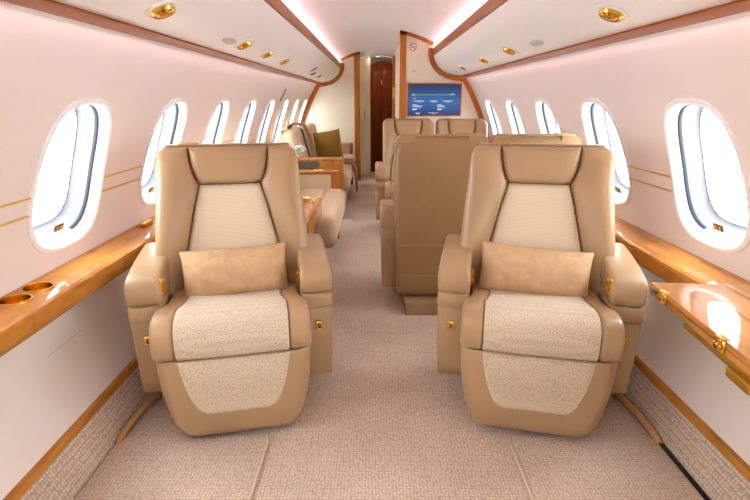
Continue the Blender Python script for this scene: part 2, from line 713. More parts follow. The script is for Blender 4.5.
# luggage bins
BINP = [(0.550, 1.634), (0.556, 1.605), (0.575, 1.56), (0.605, 1.52), (0.65, 1.482), (0.70, 1.456), (0.76, 1.440), (0.80, 1.434), (0.838, 1.430)]
for s, ye, tn in ((-1, YB, 1), (1, YTV, 2)):
    o = empty('overhead_bin', (s * 0.7, Y0, 1.42))
    tag(o, 'long white overhead bin with wooden edges above the %s' % ('divan side windows' if s < 0 else 'windows on the screen side'), 'overhead bin')
    off = Vector(o.location)
    body = BINP + [(0.90, 1.50), (0.82, 1.57), (0.70, 1.60), (0.575, 1.615)]
    rings = [[Vector((s * x, y, z)) - off for x, z in body] for y in (Y0, ye)]
    mesh('bin_face', *loft(rings), 'bin', o, True, 30)
    st = [(0.536, 1.628), (0.536, 1.690), (0.548, 1.694), (0.560, 1.690), (0.560, 1.634), (0.552, 1.626)]
    rings = [[Vector((s * x, y, z)) - off for x, z in st] for y in (Y0, ye)]
    mesh('top_edge', *loft(rings), 'trim_wood', o, True, 30)
    st = [(0.829, 1.422), (0.838, 1.436), (0.896, 1.440), (0.900, 1.420), (0.894, 1.412), (0.840, 1.417)]
    rings = [[Vector((s * x, y, z)) - off for x, z in st] for y in (Y0, ye)]
    mesh('bottom_edge', *loft(rings), 'trim_wood', o, True, 30)
    # panel joints between bin doors
    # reading lights and air outlets set in the face
    ys = (1.66, 2.65, 3.20, 3.78, 5.51, 6.1) if s < 0 else (1.72, 2.96, 3.65, 4.51)
    nB = Vector((-s * 0.42, 0, -0.91)).normalized()
    for y in ys:
        c = Vector((s * 0.695, y, 1.4582)) - off
        zax = nB
        yax = Vector((0, 1, 0))
        xax = yax.cross(zax)
        Mx = Matrix.Translation(c) @ Matrix((xax, yax, zax)).transposed().to_4x4() @ Matrix.Diagonal((1, 1.35, 1, 1))
        a = mesh('air_outlet', *lathe([(0.0501, -0.002), (0.050, 0.003), (0.040, 0.004), (0.034, 0.002), (0.034, -0.002)], 28, Mx), 'bin', o)
        mesh('ring', *lathe([(0.037, -0.001), (0.038, 0.006), (0.033, 0.013), (0.027, 0.012), (0.021, 0.006), (0.020, -0.001)], 28, Mx), 'gold', a)
        mesh('nozzle', *lathe([(0.019, -0.001), (0.018, 0.010), (0.010, 0.018), (0.001, 0.019)], 20, Mx), 'gold', a)
        mesh('lever', *xform(box_data(-0.020, 0.020, -0.003, 0.003, 0.012, 0.018, 0.002, 1), Mx), 'gold_dull', a)
    for y in ((2.45,) if s < 0 else (2.54,)):
        c = Vector((s * 0.710, y, 1.4525)) - off
        Mx = Matrix.Translation(c) @ Matrix((Vector((0, 1, 0)).cross(nB), Vector((0, 1, 0)), nB)).transposed().to_4x4() @ Matrix.Diagonal((0.45, 1.6, 1, 1))
        mesh('speaker_grille', *lathe([(0.0521, -0.002), (0.052, 0.002), (0.046, 0.004), (0.001, 0.003)], 28, Mx), 'grey', o)
    if s < 0:
        c = Vector((s * 0.655, 5.25, 1.4795)) - off
        n2 = Vector((-s * 0.5, 0, -0.86)).normalized()
        Mx = Matrix.Translation(c) @ Matrix((Vector((0, 1, 0)).cross(n2), Vector((0, 1, 0)), n2)).transposed().to_4x4()
        mesh('placard', *xform(box_data(-0.035, 0.035, -0.06, 0.06, -0.002, 0.003, 0.001, 1), Mx), 'violet', o)


# ------------------------------------------------------------------ partitions at the far end
def outline(x_in, side, n=14, drop=0.0):
    """half-cabin outline from x_in to the side wall under the bin: list of (x,z) going round"""
    P_ = [(side * x_in, 0.0), (side * x_in, cz(x_in))]
    for i in range(1, 7):
        x = x_in + (0.55 - x_in) * i / 6
        P_.append((side * x, cz(x)))
    P_.append((side * 0.548, 1.70))
    return P_


def lower(side):
    return [(side * x, z) for x, z in BINP] + [(side * 0.90, 1.41)] + [(side * (wx(z)), z) for z in [1.38 - (1.38 - 0.15) * i / 14 for i in range(15)]] + [(side * 0.995, 0.0)]


def partition(nm, x_in, side, y, thick):
    P_ = outline(x_in, side) + lower(side)
    Vv = [(x, y, z) for x, z in P_] + [(x, y + thick, z) for x, z in P_]
    n = len(P_)
    o = struct(mesh(nm, *loft([Vv[:n], Vv[n:]]), 'bulk', None, False))
    # moulded wood edging following the outline
    path = (outline(x_in, side) + [(side * x, z) for x, z in BINP[0:]] + [(side * 0.90, 1.41)] + [(side * (wx(z) - 0.004), z) for z in [1.38 - (1.38 - 0.25) * i / 14 for i in range(15)]])
    return o, path


def strip(name, path, y0, y1, w, m, parent, side):
    """band of width w inside a polyline in x/z"""
    P_ = [Vector(p) for p in path]
    inn = []
    for i, p in enumerate(P_):
        a = P_[max(i - 1, 0)]
        b_ = P_[min(i + 1, len(P_) - 1)]
        t = (b_ - a).normalized()
        nn = Vector((t.y, -t.x)) * side
        inn.append(p + nn * w)
    rings = [[(p.x, y0, p.y), (q.x, y0, q.y), (q.x, y1, q.y), (p.x, y1, p.y)] for p, q in zip(P_, inn)]
    return mesh(name, *loft(rings), m, parent, True, 35)


pr_, path = partition('wall_screen', 0.206, 1, YTV, 0.06)
strip('jamb_post', [(0.206, 0.0), (0.206, cz(0.206))], YTV - 0.012, YTV + 0.001, 0.065, 'wood_z', pr_, 1)
strip('top_edging', outline(0.206, 1)[1:8], YTV - 0.012, YTV + 0.001, 0.035, 'wood_z', pr_, 1)
strip('bin_edging', [(0.548, 1.70)] + BINP + [(0.90, 1.41)], YTV - 0.012, YTV + 0.001, 0.05, 'wood_z', pr_, 1)
strip('wall_edging', path[-16:], YTV - 0.012, YTV + 0.001, 0.05, 'wood_z', pr_, 1)
pl_, path = partition('wall_far', 0.27, -1, YB, 0.06)
strip('jamb_post', [(-0.27, 0.0), (-0.27, cz(0.27))], YB - 0.012, YB + 0.001, 0.085, 'wood_z', pl_, -1)
strip('top_edging', outline(0.27, -1)[1:8], YB - 0.012, YB + 0.001, 0.035, 'wood_z', pl_, -1)
strip('bin_edging', [(-0.548, 1.70)] + [(-x, z) for x, z in BINP] + [(-0.90, 1.41)], YB - 0.012, YB + 0.001, 0.055, 'wood_z', pl_, -1)
strip('wall_edging', path[-16:], YB - 0.012, YB + 0.001, 0.06, 'wood_z', pl_, -1)
# corridor beyond: right side wall, end jamb, arched header, dark door
w_ = struct(box('wall_corridor', 0.245, 0.30, YTV + 0.06, Y1, 0, 1.86, 'bulk', None, 0))
jb = struct(box('trim_6', 0.205, 0.245, YB, YB + 0.06, 0, 1.80, 'wood_z', None, 0.004))
hp = [(-0.27 + 0.515 * i / 12, 1.755 + 0.045 * math.sin(PI * i / 12)) for i in range(13)]
rings = [[(x, YB + 0.02, z), (x, YB + 0.06, z), (x, YB + 0.06, z + 0.12), (x, YB + 0.02, z + 0.12)] for x, z in hp]
hd = struct(mesh('trim_7', *loft(rings), 'ceil', None, True, 30))
rings = [[(x, YB + 0.005, z - 0.012), (x, YB + 0.05, z - 0.012), (x, YB + 0.05, z + 0.012), (x, YB + 0.005, z + 0.012)] for x, z in hp]
mesh('arch_moulding', *loft(rings), 'chrome', hd, True, 30)
struct(box('wall_end', -1.0, 1.0, Y1 - 0.05, Y1, 0, 1.87, 'bulk', None, 0))
struct(box('wall_pocket', -0.34, -0.125, 8.15, 8.20, 0, 1.87, 'bulk', None, 0))
struct(box('wall_passage', -0.40, -0.34, YB + 0.06, Y1, 0, 1.87, 'bulk', None, 0))
pk = bpy.data.objects['wall_pocket']
for xx in (-0.31, -0.15):
    pass
dr = empty('door_1', (0.06, 8.6, 0))
struct(dr)
dp = [(-0.19, 0.0), (-0.19, 1.70)] + [(-0.19 + 0.40 * i / 10, 1.72 + 0.07 * math.sin(PI * i / 10)) for i in range(11)] + [(0.21, 1.70), (0.21, 0.0)]
mesh('door_leaf', *loft([[(x, 0.0, z) for x, z in dp], [(x, 0.04, z) for x, z in dp]]), 'door_wood', dr, False)
box('door_panel', -0.15, -0.03, -0.012, 0.0, 0.12, 1.62, 'door_wood', dr, 0.006)
box('door_panel', 0.01, 0.17, -0.012, 0.0, 0.12, 1.66, 'door_wood', dr, 0.006)
hk = mesh('coat_hook', *join(cyl((0.0, -0.03, 1.42), (0.0, -0.03, 1.50), 0.012), cyl((0, -0.03, 1.47), (0, 0.0, 1.47), 0.008)), 'gold', dr)
mesh('door_knob', *join(lathe([(0.018, 0), (0.02, 0.02), (0.012, 0.03), (0.001, 0.032)], 16, Matrix.Translation((0.18, 0, 0.92)) @ Matrix.Rotation(PI / 2, 4, 'X'))), 'gold', dr)
h_ = mesh('pull_handle', *join(cyl((-0.215, 8.125, 0.90), (-0.215, 8.125, 1.04), 0.009), cyl((-0.215, 8.125, 0.92), (-0.215, 8.15, 0.92), 0.006), cyl((-0.215, 8.125, 1.02), (-0.215, 8.15, 1.02), 0.006)), 'gold', pk)
mesh('latch', *lathe([(0.012, 0), (0.014, 0.012), (0.001, 0.016)], 14, Matrix.Translation((-0.215, 8.15, 1.45)) @ Matrix.Rotation(PI / 2, 4, 'X')), 'gold', pk)
mesh('latch_plate', *box_data(0.212, 0.238, YB - 0.008, YB, 1.20, 1.36, 0.003, 1), 'gold', jb)

# small fittings on the screen partition
nsg = empty('no_smoking_sign', (0.339, YTV - 0.001, 1.71))
tag(nsg, 'small round red no smoking sign on cream partition above screen', 'sign')
RX = Matrix.Rotation(PI / 2, 4, 'X')
mesh('disc', *lathe([(0.036, 0.0), (0.036, 0.002), (0.001, 0.002)], 28, RX), 'white', nsg)
mesh('red_ring', *lathe([(0.036, 0.002), (0.037, 0.004), (0.029, 0.004), (0.029, 0.002)], 28, RX, True), 'red', nsg)
mesh('cigarette', *box_data(-0.020, 0.018, -0.0035, -0.002, -0.004, 0.003, 0, 1), 'bronze', nsg)
mesh('red_slash', *xform(box_data(-0.031, 0.031, -0.0045, -0.003, -0.004, 0.004, 0, 1), Matrix.Rotation(PI / 4, 4, 'Y')), 'red', nsg)
tag(box('wall_slot', 0.33, 0.378, YTV - 0.004, YTV, 1.472, 1.486, 'grey', None, 0.001), 'tiny grey slot plate on cream partition between sign and screen', 'plate')

tv = empty('screen', (0.574, YTV - 0.02, 1.192))
tag(tv, 'wall mounted flat screen showing blue flight information display', 'screen')
box('bezel', -0.282, 0.282, -0.004, 0.019, -0.165, 0.165, 'trim_wood', tv, 0.004)
dsp = box('display', -0.268, 0.268, -0.008, -0.002, -0.151, 0.151, 'screen', tv, 0)


def bar(x0, x1, z, h, m='scr_text', nm='text_line'):
    box(nm, x0, x1, -0.0095, -0.0075, z - h / 2, z + h / 2, m, dsp, 0)


bar(-0.20, 0.22, 0.050, 0.006, 'scr_line', 'progress_line')
bar(-0.235, -0.205, 0.050, 0.009)
bar(-0.225, -0.195, 0.015, 0.005)
bar(0.17, 0.20, 0.058, 0.005)
for x in (-0.16, -0.01, 0.14):
    bar(x - 0.055 if x != -0.01 else x - 0.04, x + 0.05 if x != -0.01 else x + 0.04, -0.012, 0.006)
    bar(x - 0.02, x + 0.02, -0.022, 0.004)
for x in (-0.23, 0.03):
    bar(x, x + 0.05, -0.050, 0.005)
    bar(x, x + 0.10 if x < 0 else x + 0.075, -0.064, 0.009)
    bar(x, x + 0.085, -0.084, 0.004)
    bar(x, x + 0.045, -0.098, 0.010)
bar(-0.20, -0.15, -0.134, 0.006)
bar(-0.06, 0.04, -0.132, 0.005)
bar(-0.19, -0.155, -0.144, 0.004)
bar(-0.02, 0.01, -0.143, 0.004)

# upright seam strip with a dark vent on the divan side wall
vs_o = empty('wall_seam_strip', (-1.0, 5.37, 0.7))
tag(vs_o, 'narrow upright seam strip with dark vent slot on wall between windows', 'trim strip')
zz = [0.66 + (1.40 - 0.66) * i / 12 for i in range(13)]
for dy in (-0.035, 0.035):
    rings = [[(-wx(z) + 1.0 + dx, dy + d2, z - 0.7) for dx, d2 in ((-0.002, -0.004), (0.008, -0.004), (0.008, 0.004), (-0.002, 0.004))] for z in zz]
    mesh('strip', *loft(rings), 'wall', vs_o, True, 30)
rings = [[(-wx(z) + 1.0 + dx, d2, z - 0.7) for dx, d2 in ((0, -0.028), (0.012, -0.028), (0.012, 0.028), (0, 0.028))] for z in (1.18, 1.24, 1.30)]
mesh('vent', *loft(rings), 'bronze', vs_o, False)


# ------------------------------------------------------------------ wooden side ledges
def ledge_prof(s):
    P_ = [(1.1975, 0.618), (1.12, 0.612), (1.066, 0.606), (1.054, 0.600), (1.051, 0.590), (1.056, 0.545), (1.062, 0.532), (1.075, 0.526), (1.190, 0.526)]
    return [(s * x, z) for x, z in P_]


CUPS = {-1: [(-1.147, 1.415, 0.042), (-1.147, 1.522, 0.042)], 1: [(1.147, 1.365, 0.042), (1.147, 1.487, 0.042)]}
SEAMS = {-1: [Y0, 0.50, 1.345, 1.627, 1.90, 2.75, 3.6, 4.45, 5.3, 6.1, 6.9, YB], 1: [Y0, 0.50, 1.05, 1.69, 2.05, 2.75, 3.6, 4.45, YTV]}
for s in (-1, 1):
    o = empty('side_ledge', (s * 1.13, 0, 0.52))
    tag(o, 'glossy honey wood side ledge below the windows on the %s side' % ('divan' if s < 0 else 'fold-out table'), 'ledge')
    off = Vector(o.location)
    sm = SEAMS[s]
    for a, b_ in zip(sm[:-1], sm[1:]):
        rings = [[Vector((x, y, z)) - off for x, z in ledge_prof(s)] for y in (a + 0.0012, b_ - 0.0012)]
        ob = mesh('ledge_panel', *loft(rings), 'wood_y', o, False)
        cut = [c for c in CUPS[s] if a < c[1] < b_]
        if cut:
            cutters = []
            for i, (cx, cy, cr) in enumerate(cut):
                V, Fc = cyl(Vector((cx, cy, 0.56)) - off, Vector((cx, cy, 0.70)) - off, cr, cr, 32)
                cc = mesh('cutter', V, Fc, 'gold', o, False)
                cutters.append(cc)
                md = ob.modifiers.new('cut%d' % i, 'BOOLEAN')
                md.operation = 'DIFFERENCE'
                md.object = cc
                md.solver = 'EXACT'
            bpy.context.view_layer.update()
            dg = bpy.context.evaluated_depsgraph_get()
            nm_ = bpy.data.meshes.new_from_object(ob.evaluated_get(dg))
            ob.modifiers.clear()
            ob.data = nm_
            nm_.materials.clear()
            nm_.materials.append(M['wood_y'])
            for pgn in nm_.polygons:
                pgn.material_index = 0
            for cc in cutters:
                bpy.data.objects.remove(cc)
    # the carcass under the lids keeps the joints from showing through
    rings = [[Vector((s * x, y, z)) - off for x, z in ((1.19, 0.534), (1.064, 0.534), (1.062, 0.552), (1.19, 0.552))] for y in (sm[0], sm[-1])]
    mesh('carcass', *loft(rings), 'trim_wood', o, False)
    for cx, cy, cr in CUPS[s]:
        Mx = Matrix.Translation(Vector((cx, cy, 0.6135)) - off)
        mesh('cup_holder', *lathe([(0.0475, -0.003), (0.0475, 0.002), (0.045, 0.004), (0.0415, 0.002), (0.039, -0.026), (0.0005, -0.028), (0.0005, -0.030), (0.0415, -0.030), (0.0415, -0.003)], 36, Mx, True), 'gold', o)
    if s < 0:
        c = Vector((-1.15, 2.34, 0.626)) - off
        lp = mesh('latch', *box_data(c.x - 0.014, c.x + 0.014, c.y - 0.05, c.y + 0.05, c.z - 0.012, c.z + 0.012, 0.008, 3), 'gold_dull', o)
        # access hatch outline in the lower wall
        h = empty('access_panel', (-1.15, 1.5, 0.4))
        tag(h, 'thin flush access panel in the lower wall beside the reading ledge', 'panel')
        zl = [0.365, 0.40, 0.43, 0.46]
        rings = [[(-wx(z) + 0.0025 + 1.15, y, z - 0.4) for z in zl] + [(-wx(z) - 0.004 + 1.15, y, z - 0.4) for z in zl[::-1]] for y in (-0.35, 0.222)]
        mesh('hatch', *loft(rings), 'dado', h, True, 40)
        q_ = [(0.02 + 0.202 * i_ / 4, 0.365) for i_ in range(5)] + [(0.222, z_) for z_ in (0.40, 0.43, 0.46)]
        mesh('joint_line', *tube([(-wx(z_) + 1.15 + 0.001, y_, z_ - 0.4) for y_, z_ in q_], 0.0018, 6), 'grey', h)


# ------------------------------------------------------------------ fold-out table
t = empty('fold_out_table', (0.755, 0.955, 0.662), 0.0)
tag(t, 'glossy wooden fold-out table with gold hinges beside window ledge', 'table')
t.rotation_euler = (0, 0, math.radians(-5.0))
# local: x across from aisle edge, y along cabin (0..0.5 towards the far edge)
TL = 0.49
leaf = box('table_leaf', 0.0, 0.335, -0.60, TL, -0.016, 0.0, 'wood_y', t, 0.003)
lw = box('lower_leaf', 0.004, 0.335, -0.60, TL - 0.003, -0.038, -0.020, 'wood_y', t, 0.003)
box('inlay_line', 0.215, 0.219, -0.60, TL - 0.004, -0.001, 0.0006, 'trim_wood', leaf, 0)
box('inlay_line', 0.125, 0.129, -0.60, TL - 0.20, -0.001, 0.0006, 'trim_wood', leaf, 0)
for y in (0.405, 0.112, -0.30):
    h = box('hinge', -0.003, 0.004, y - 0.020, y + 0.020, -0.034, -0.002, 'gold', t, 0.001, 1)
    for k in (-0.013, 0.0, 0.013):
        mesh('knuckle', *cyl((-0.004, y + k - 0.005, -0.018), (-0.004, y + k + 0.005, -0.018), 0.005, None, 12), 'gold', h)
    box('screw_plate', -0.0035, 0.012, y - 0.016, y + 0.016, 0.0, 0.0012, 'gold', h, 0)
rl = box('support_rail', 0.014, 0.034, -0.5, 0.30, -0.062, -0.040, 'gold_dull', t, 0.003)
box('rail_bracket', 0.010, 0.050, 0.0, 0.09, -0.085, -0.060, 'gold_dull', rl, 0.004)
box('support_arm', 0.034, 0.27, 0.20, 0.24, -0.065, -0.040, 'gold_dull', t, 0.003)
box('hinge_block', -0.002, 0.012, TL - 0.05, TL - 0.012, -0.034, -0.018, 'bronze', t, 0.002, 1)

# ------------------------------------------------------------------ carpet panels, piping and rails in front of the seats
for s in (-1, 1):
    xs = sorted((s * 0.44, s * (0.985 if s < 0 else 0.974)))
    cpn = box('carpet_panel', xs[0], xs[1], 0.0, 1.57, 0.0, 0.010, 'carpet', FLOOR, 0.004)
    pth = [(s * 0.44, 0.02 + 1.52 * i / 20, 0.010) for i in range(21)] + [(s * 0.447, 1.566, 0.007)]
    mesh('piping', *tube(pth, 0.006, 8), 'piping', cpn)
    pth = [(s * 0.980, 1.53, 0.002), (s * 0.980, 1.58, 0.018), (s * 0.975, 1.68, 0.026), (s * 0.96, 1.80, 0.024), (s * 0.955, 1.83, 0.012)]
    tag(mesh('carpet_roll', *tube(pth, 0.014, 10), 'rail', None), 'tan rolled floor edging beside the %s armchair' % ('divan side' if s < 0 else 'table side'), 'edging')


# ------------------------------------------------------------------ armchairs
def lerp(a, b_, t):
    return a + (b_ - a) * t


def interp(tab, x):
    if x <= tab[0][0]:
        return tab[0][1]
    for (x0, y0), (x1, y1) in zip(tab[:-1], tab[1:]):
        if x <= x1:
            return lerp(y0, y1, (x - x0) / (x1 - x0))
    return tab[-1][1]


def make_seat(name, hw=0.290, arms=(-1, 1), fancy=True, flare=1.0):
    """hw: half width of the backrest at shoulder height. Faces local -y."""
    k = hw / 0.29
    o = empty(name)
    ZT = 1.015

    def yb(x, z):
        return 0.095 + (z - 0.42) * 0.235

    def hwid(z):
        return k * interp([(0.40, 0.205), (0.60, 0.185), (0.78, 0.144), (0.868, 0.118), (0.885, 0.129), (0.91, 0.140), (0.95, 0.150), (1.02, 0.156)], z)

    def ow(z):
        return k * (0.276 + flare * interp([(0.40, 0.034), (0.60, 0.030), (0.75, 0.020), (0.90, 0.007), (1.02, 0.0)], z) + (1 - flare) * 0.009)

    # rear shell
    rings = []
    for z in (0.10, 0.115, 0.20, 0.225, 0.40, 0.42, 0.60, 0.80, 0.93, 0.985, 1.005, 1.013, 1.016):
        w_ = k * interp([(0.10, 0.262), (0.25, 0.268), (0.6, 0.282), (0.9, 0.278), (1.02, 0.272)], z)
        yr = interp([(0.10, 0.285), (0.4, 0.30), (1.02, 0.315)], z)
        ins = interp([(0.93, 0.0), (0.985, 0.003), (1.005, 0.012), (1.013, 0.022), (1.016, 0.04)], z)
        if z < 0.112:
            ins = 0.012
        yf = yb(0, max(z, 0.30)) + 0.012
        rings.append([(x, y, z) for x, y in rrect(w_ - ins, yf + ins * 0.4, yr - ins, 0.028)])
    sh = mesh('back_shell', *loft(rings), 'shell', o, True, 45)
    # seams on the rear of the shell
    for z in (0.405, 0.222):
        w_ = k * 0.27
        yr = interp([(0.10, 0.285), (0.4, 0.30), (1.02, 0.315)], z)
        box('seam', -w_ + 0.02, w_ - 0.02, yr - 0.002, yr + 0.0025, z - 0.003, z + 0.003, 'leather', sh, 0.001, 1)
    mesh('seam', *tube([(-k * 0.25, 0.300, 0.405), (-k * 0.252, 0.296, 0.30), (-k * 0.252, 0.291, 0.222)], 0.003, 6), 'leather', sh)
    # top cap panel with a small gold tab
    box('top_cap', -k * 0.25, k * 0.25, 0.26, 0.306, 1.008, 1.021, 'leather', sh, 0.005)
    box('belt_guide', -k * 0.20, -k * 0.12, 0.270, 0.296, 1.018, 1.026, 'gold_dull', sh, 0.003)

    # backrest centre: headrest and woven panel
    mesh('headrest', *pad(lambda v: (-hwid(lerp(0.870, ZT, v)), lerp(0.870, ZT, v)), lambda v: (hwid(lerp(0.870, ZT, v)), lerp(0.870, ZT, v)),
                          yb, 0.036, 18, 16, 7.0, 0.01), 'leather', o, True, 70)
    mesh('back_panel', *pad(lambda v: (-hwid(lerp(0.42, 0.866, v)), lerp(0.42, 0.866, v)), lambda v: (hwid(lerp(0.42, 0.866, v)), lerp(0.42, 0.866, v)),
                            yb, 0.024, 18, 22, 14.0, 0.01), 'rib', o, True, 70)
    # wings
    for s in (-1, 1):
        def Lc(v, s=s):
            z = lerp(0.36, ZT, v)
            return (s * (hwid(z) + 0.003), z)

        def Rc(v, s=s):
            z = lerp(0.36, ZT, v)
            cut = 0.0
            if v > 0.93:
                q = (v - 0.93) / 0.07
                cut = 0.045 * (1 - math.sqrt(max(0, 1 - q * q)))
            return (s * (ow(z) - cut), z)

        def ext(u, v):
            # the bolster swells forward towards the outside
            return 0.052 * math.sin(PI * min(1, u * 0.62 + 0.10)) ** 1.6 * interp([(0, 0.8), (0.5, 1.0), (0.85, 0.75), (1.0, 0.5)], v)
        mesh('wing', *pad(Lc, Rc, yb, 0.030, 16, 26, 9.0, 0.085, -1, ext), 'leather', o, True, 70)

    # cushion
    cw = 0.268 * k

    def warp(v):
        f = max(0.0, min(1.0, (0.05 - v.y) / 0.35))
        v = v.copy()
        g_ = max(0.0, min(1.0, (v.y + 0.19) / 0.08))
        v.x *= 1.0 - 0.10 * g_ * g_ * (3 - 2 * g_)
        v.y += f * 0.012 * (abs(v.x) / cw) ** 4
        return v
    prof = [(0.20, 0.350), (-0.300, 0.350), (-0.318, 0.356), (-0.327, 0.372), (-0.331, 0.41), (-0.328, 0.440), (-0.318, 0.464), (-0.300, 0.482), (-0.272, 0.493), (-0.235, 0.496), (-0.10, 0.484), (0.05, 0.470), (0.20, 0.462)]
    prof = fine(prof, 0.035)
    xi = 0.190 * k
    mesh('seat_panel', *slab([(y * 1.002 if y < 0 else y, z + (0.001 if z > 0.4 else 0)) for y, z in prof], -xi, xi, 0.006, warp, 3, 8), 'weave', o, True, 60)
    for s in (-1, 1):
        a, b_ = sorted((s * xi, s * cw))
        mesh('seat_bolster', *slab(prof, a, b_, 0.019, warp, 5, 3), 'leather', o, True, 60)
    # rounded lift of bolsters beside the cushion near the backrest

    # base shroud with woven inset
    FT = [(0.030, -0.292), (0.05, -0.302), (0.12, -0.309), (0.20, -0.313), (0.30, -0.315), (0.346, -0.315)]
    WT = [(0.035, 0.205), (0.05, 0.216), (0.085, 0.233), (0.13, 0.246), (0.20, 0.257), (0.30, 0.265), (0.346, 0.266)]
    rings = []
    for z in (0.028, 0.033, 0.045, 0.07, 0.095, 0.12, 0.16, 0.20, 0.25, 0.30, 0.335, 0.346):
        w_ = k * interp(WT, z)
        y0 = interp(FT, z)
        ins = 0.02 if z < 0.030 else (0.006 if z > 0.34 else 0.0)
        ring = []
        for x, y in rrect(w_ - ins, y0 + ins, 0.12, 0.045, 6):
            ring.append(warp(Vector((x, y, z))))
        # subdivide front edge so that it can follow the curve of the cushion
        rings.append(ring)
    base = mesh('base_shroud', *loft(rings), 'leather', o, True, 50)
    if fancy:
        def yfr(x, z):
            # front face of the loft is straight between its rounded corners
            w_ = k * interp(WT, z) - 0.045
            p = warp(Vector((w_, interp(FT, z), z)))
            return p.y + 0.001

        def hw2(v):
            z = lerp(0.128, 0.343, v)
            h = k * interp([(0.128, 0.100), (0.131, 0.118), (0.138, 0.130), (0.15, 0.140), (0.17, 0.150), (0.22, 0.168), (0.30, 0.185), (0.346, 0.190)], z)
            return h, z
        mesh('base_panel', *pad(lambda v: (-hw2(v)[0], hw2(v)[1]), lambda v: (hw2(v)[0], hw2(v)[1]), yfr, 0.005, 14, 18, 16.0, 0.004), 'weave', base, True, 70)
    # pedestal and floor plate
    rings = [[(x, y, z) for x, y in rrect(k * w_, y0, y1_, 0.012)] for w_, y0, y1_, z in ((0.21, -0.16, 0.355, 0.0), (0.21, -0.16, 0.355, 0.075), (0.205, -0.155, 0.35, 0.08), (0.17, -0.12, 0.24, 0.081), (0.17, -0.12, 0.24, 0.12))]
    mesh('pedestal', *loft(rings), 'leather', o, True, 40)

    # arm pods
    for s in arms:
        ain = cw - 0.020 * k
        a, b_ = sorted((s * ain, s * (cw + 0.102 * k)))
        cap = fine([(0.24, 0.488), (-0.126, 0.488), (-0.140, 0.498), (-0.143, 0.535), (-0.141, 0.560), (-0.131, 0.577), (-0.100, 0.592), (-0.02, 0.607), (0.10, 0.618), (0.24, 0.624)], 0.05)
        c_ = mesh('armrest', *slab(cap, a, b_, 0.018, None, 4, 3), 'leather', o, True, 55)
        bandp = fine([(0.24, 0.428), (-0.134, 0.428), (-0.137, 0.434), (-0.137, 0.481), (-0.134, 0.485), (0.24, 0.485)], 0.08)
        mesh('arm_band', *slab(bandp, a + 0.001, b_ - 0.001, 0.010, None, 3, 2), 'leather', o, True, 55)
        rings = []
        for z in (0.128, 0.134, 0.20, 0.415, 0.424):
            ins = 0.006 if z < 0.13 else (0.004 if z > 0.42 else 0.0)
            tp = interp([(0.128, 0.012), (0.424, 0.0)], z)
            hw_ = (b_ - a) / 2 - ins - 0.002
            cx = (a + b_) / 2
            rings.append([(cx - s * tp * 0.4 + x * (1 - tp * 2), y, z) for x, y in rrect(hw_, -0.132 + ins + tp, 0.23, 0.012, 3)])
        pn = mesh('arm_panel', *loft(rings), 'leather', o, True, 50)
        if fancy:
            # gold control plate let into the inner front shoulder of the arm
            n_ = Vector((-s * 0.96, -0.28, 0.05)).normalized()
            xa = Vector((0, 0, 1)).cross(n_).normalized()
            za = n_.cross(xa)
            c0 = Vector((s * (ain - 0.001), -0.098, 0.547))
            Mx = Matrix.Translation(c0) @ Matrix((xa, n_, za)).transposed().to_4x4()
            plate = [(x, z) for x, z in rrect(0.020, -0.033, 0.033, 0.012, 4)]
            rg = [[Mx @ Vector((x, d, z)) for x, z in plate] for d in (-0.008, 0.003)]
            rg.append([Mx @ Vector((x * 0.82, 0.0045, z * 0.9)) for x, z in plate])
            pl = mesh('control_plate', *loft(rg), 'gold', c_, True, 40)
            for dz in (-0.013, 0.013):
                mesh('control_knob', *lathe([(0.008, 0), (0.008, 0.008), (0.0005, 0.010)], 12, Mx @ Matrix.Translation((0, 0.003, dz)) @ Matrix.Rotation(-PI / 2, 4, 'X')), 'gold_dull', pl)
            x0 = s * (cw + 0.044)
            lt = box('latch', x0 - 0.013, x0 + 0.013, -0.140, -0.128, 0.335, 0.373, 'gold', pn, 0.003)
            box('latch_button', x0 - 0.006, x0 + 0.006, -0.143, -0.136, 0.344, 0.364, 'bronze', lt, 0.001, 1)
    return o


TH = math.radians(12.3)
chair = make_seat('lounge_armchair')
chair.location = (-0.602, 1.852, 0.0)
chair.rotation_euler = (0, 0, TH)
tag(chair, 'tan leather armchair with woven panels between the divan and window ledge, swivelled inward', 'armchair', 'two single swivel armchairs')
chair2 = copy_tree(chair)
chair2.location = (0.580, 1.848, 0.0)
chair2.rotation_euler = (0, 0, -TH)
chair2['label'] = 'tan leather armchair with woven panels beside the wooden fold-out table, swivelled inward'

# seats of the dining group: two with their backs turned, two facing them
dbl = make_seat('dining_seat', 0.256, (1,), False, 0.0)
dbl.location = (0.308, 3.02, 0)
dbl.rotation_euler = (0, 0, PI)
tag(dbl, 'tan leather dining seat with its smooth back shell turned, at the aisle', 'seat', 'dining group seats')
d2 = make_seat('dining_seat', 0.243, (), False, 0.0)
d2.location = (0.808, 3.02, 0)
d2.rotation_euler = (0, 0, PI)
tag(d2, 'tan leather dining seat with back turned, at the window behind the armchair', 'seat', 'dining group seats')
d3 = make_seat('dining_seat', 0.243, (-1,), False, 0.0)
d3.location = (0.263, 4.62, 0)
tag(d3, 'tan leather seat at the aisle before the screen partition, facing the dining seats', 'seat', 'dining group seats')
d4 = copy_tree(d2)
d4.location = (0.765, 4.62, 0)
d4.rotation_euler = (0, 0, 0)
d4['label'] = 'tan leather seat under the flat screen by the windows, facing the dining seats'


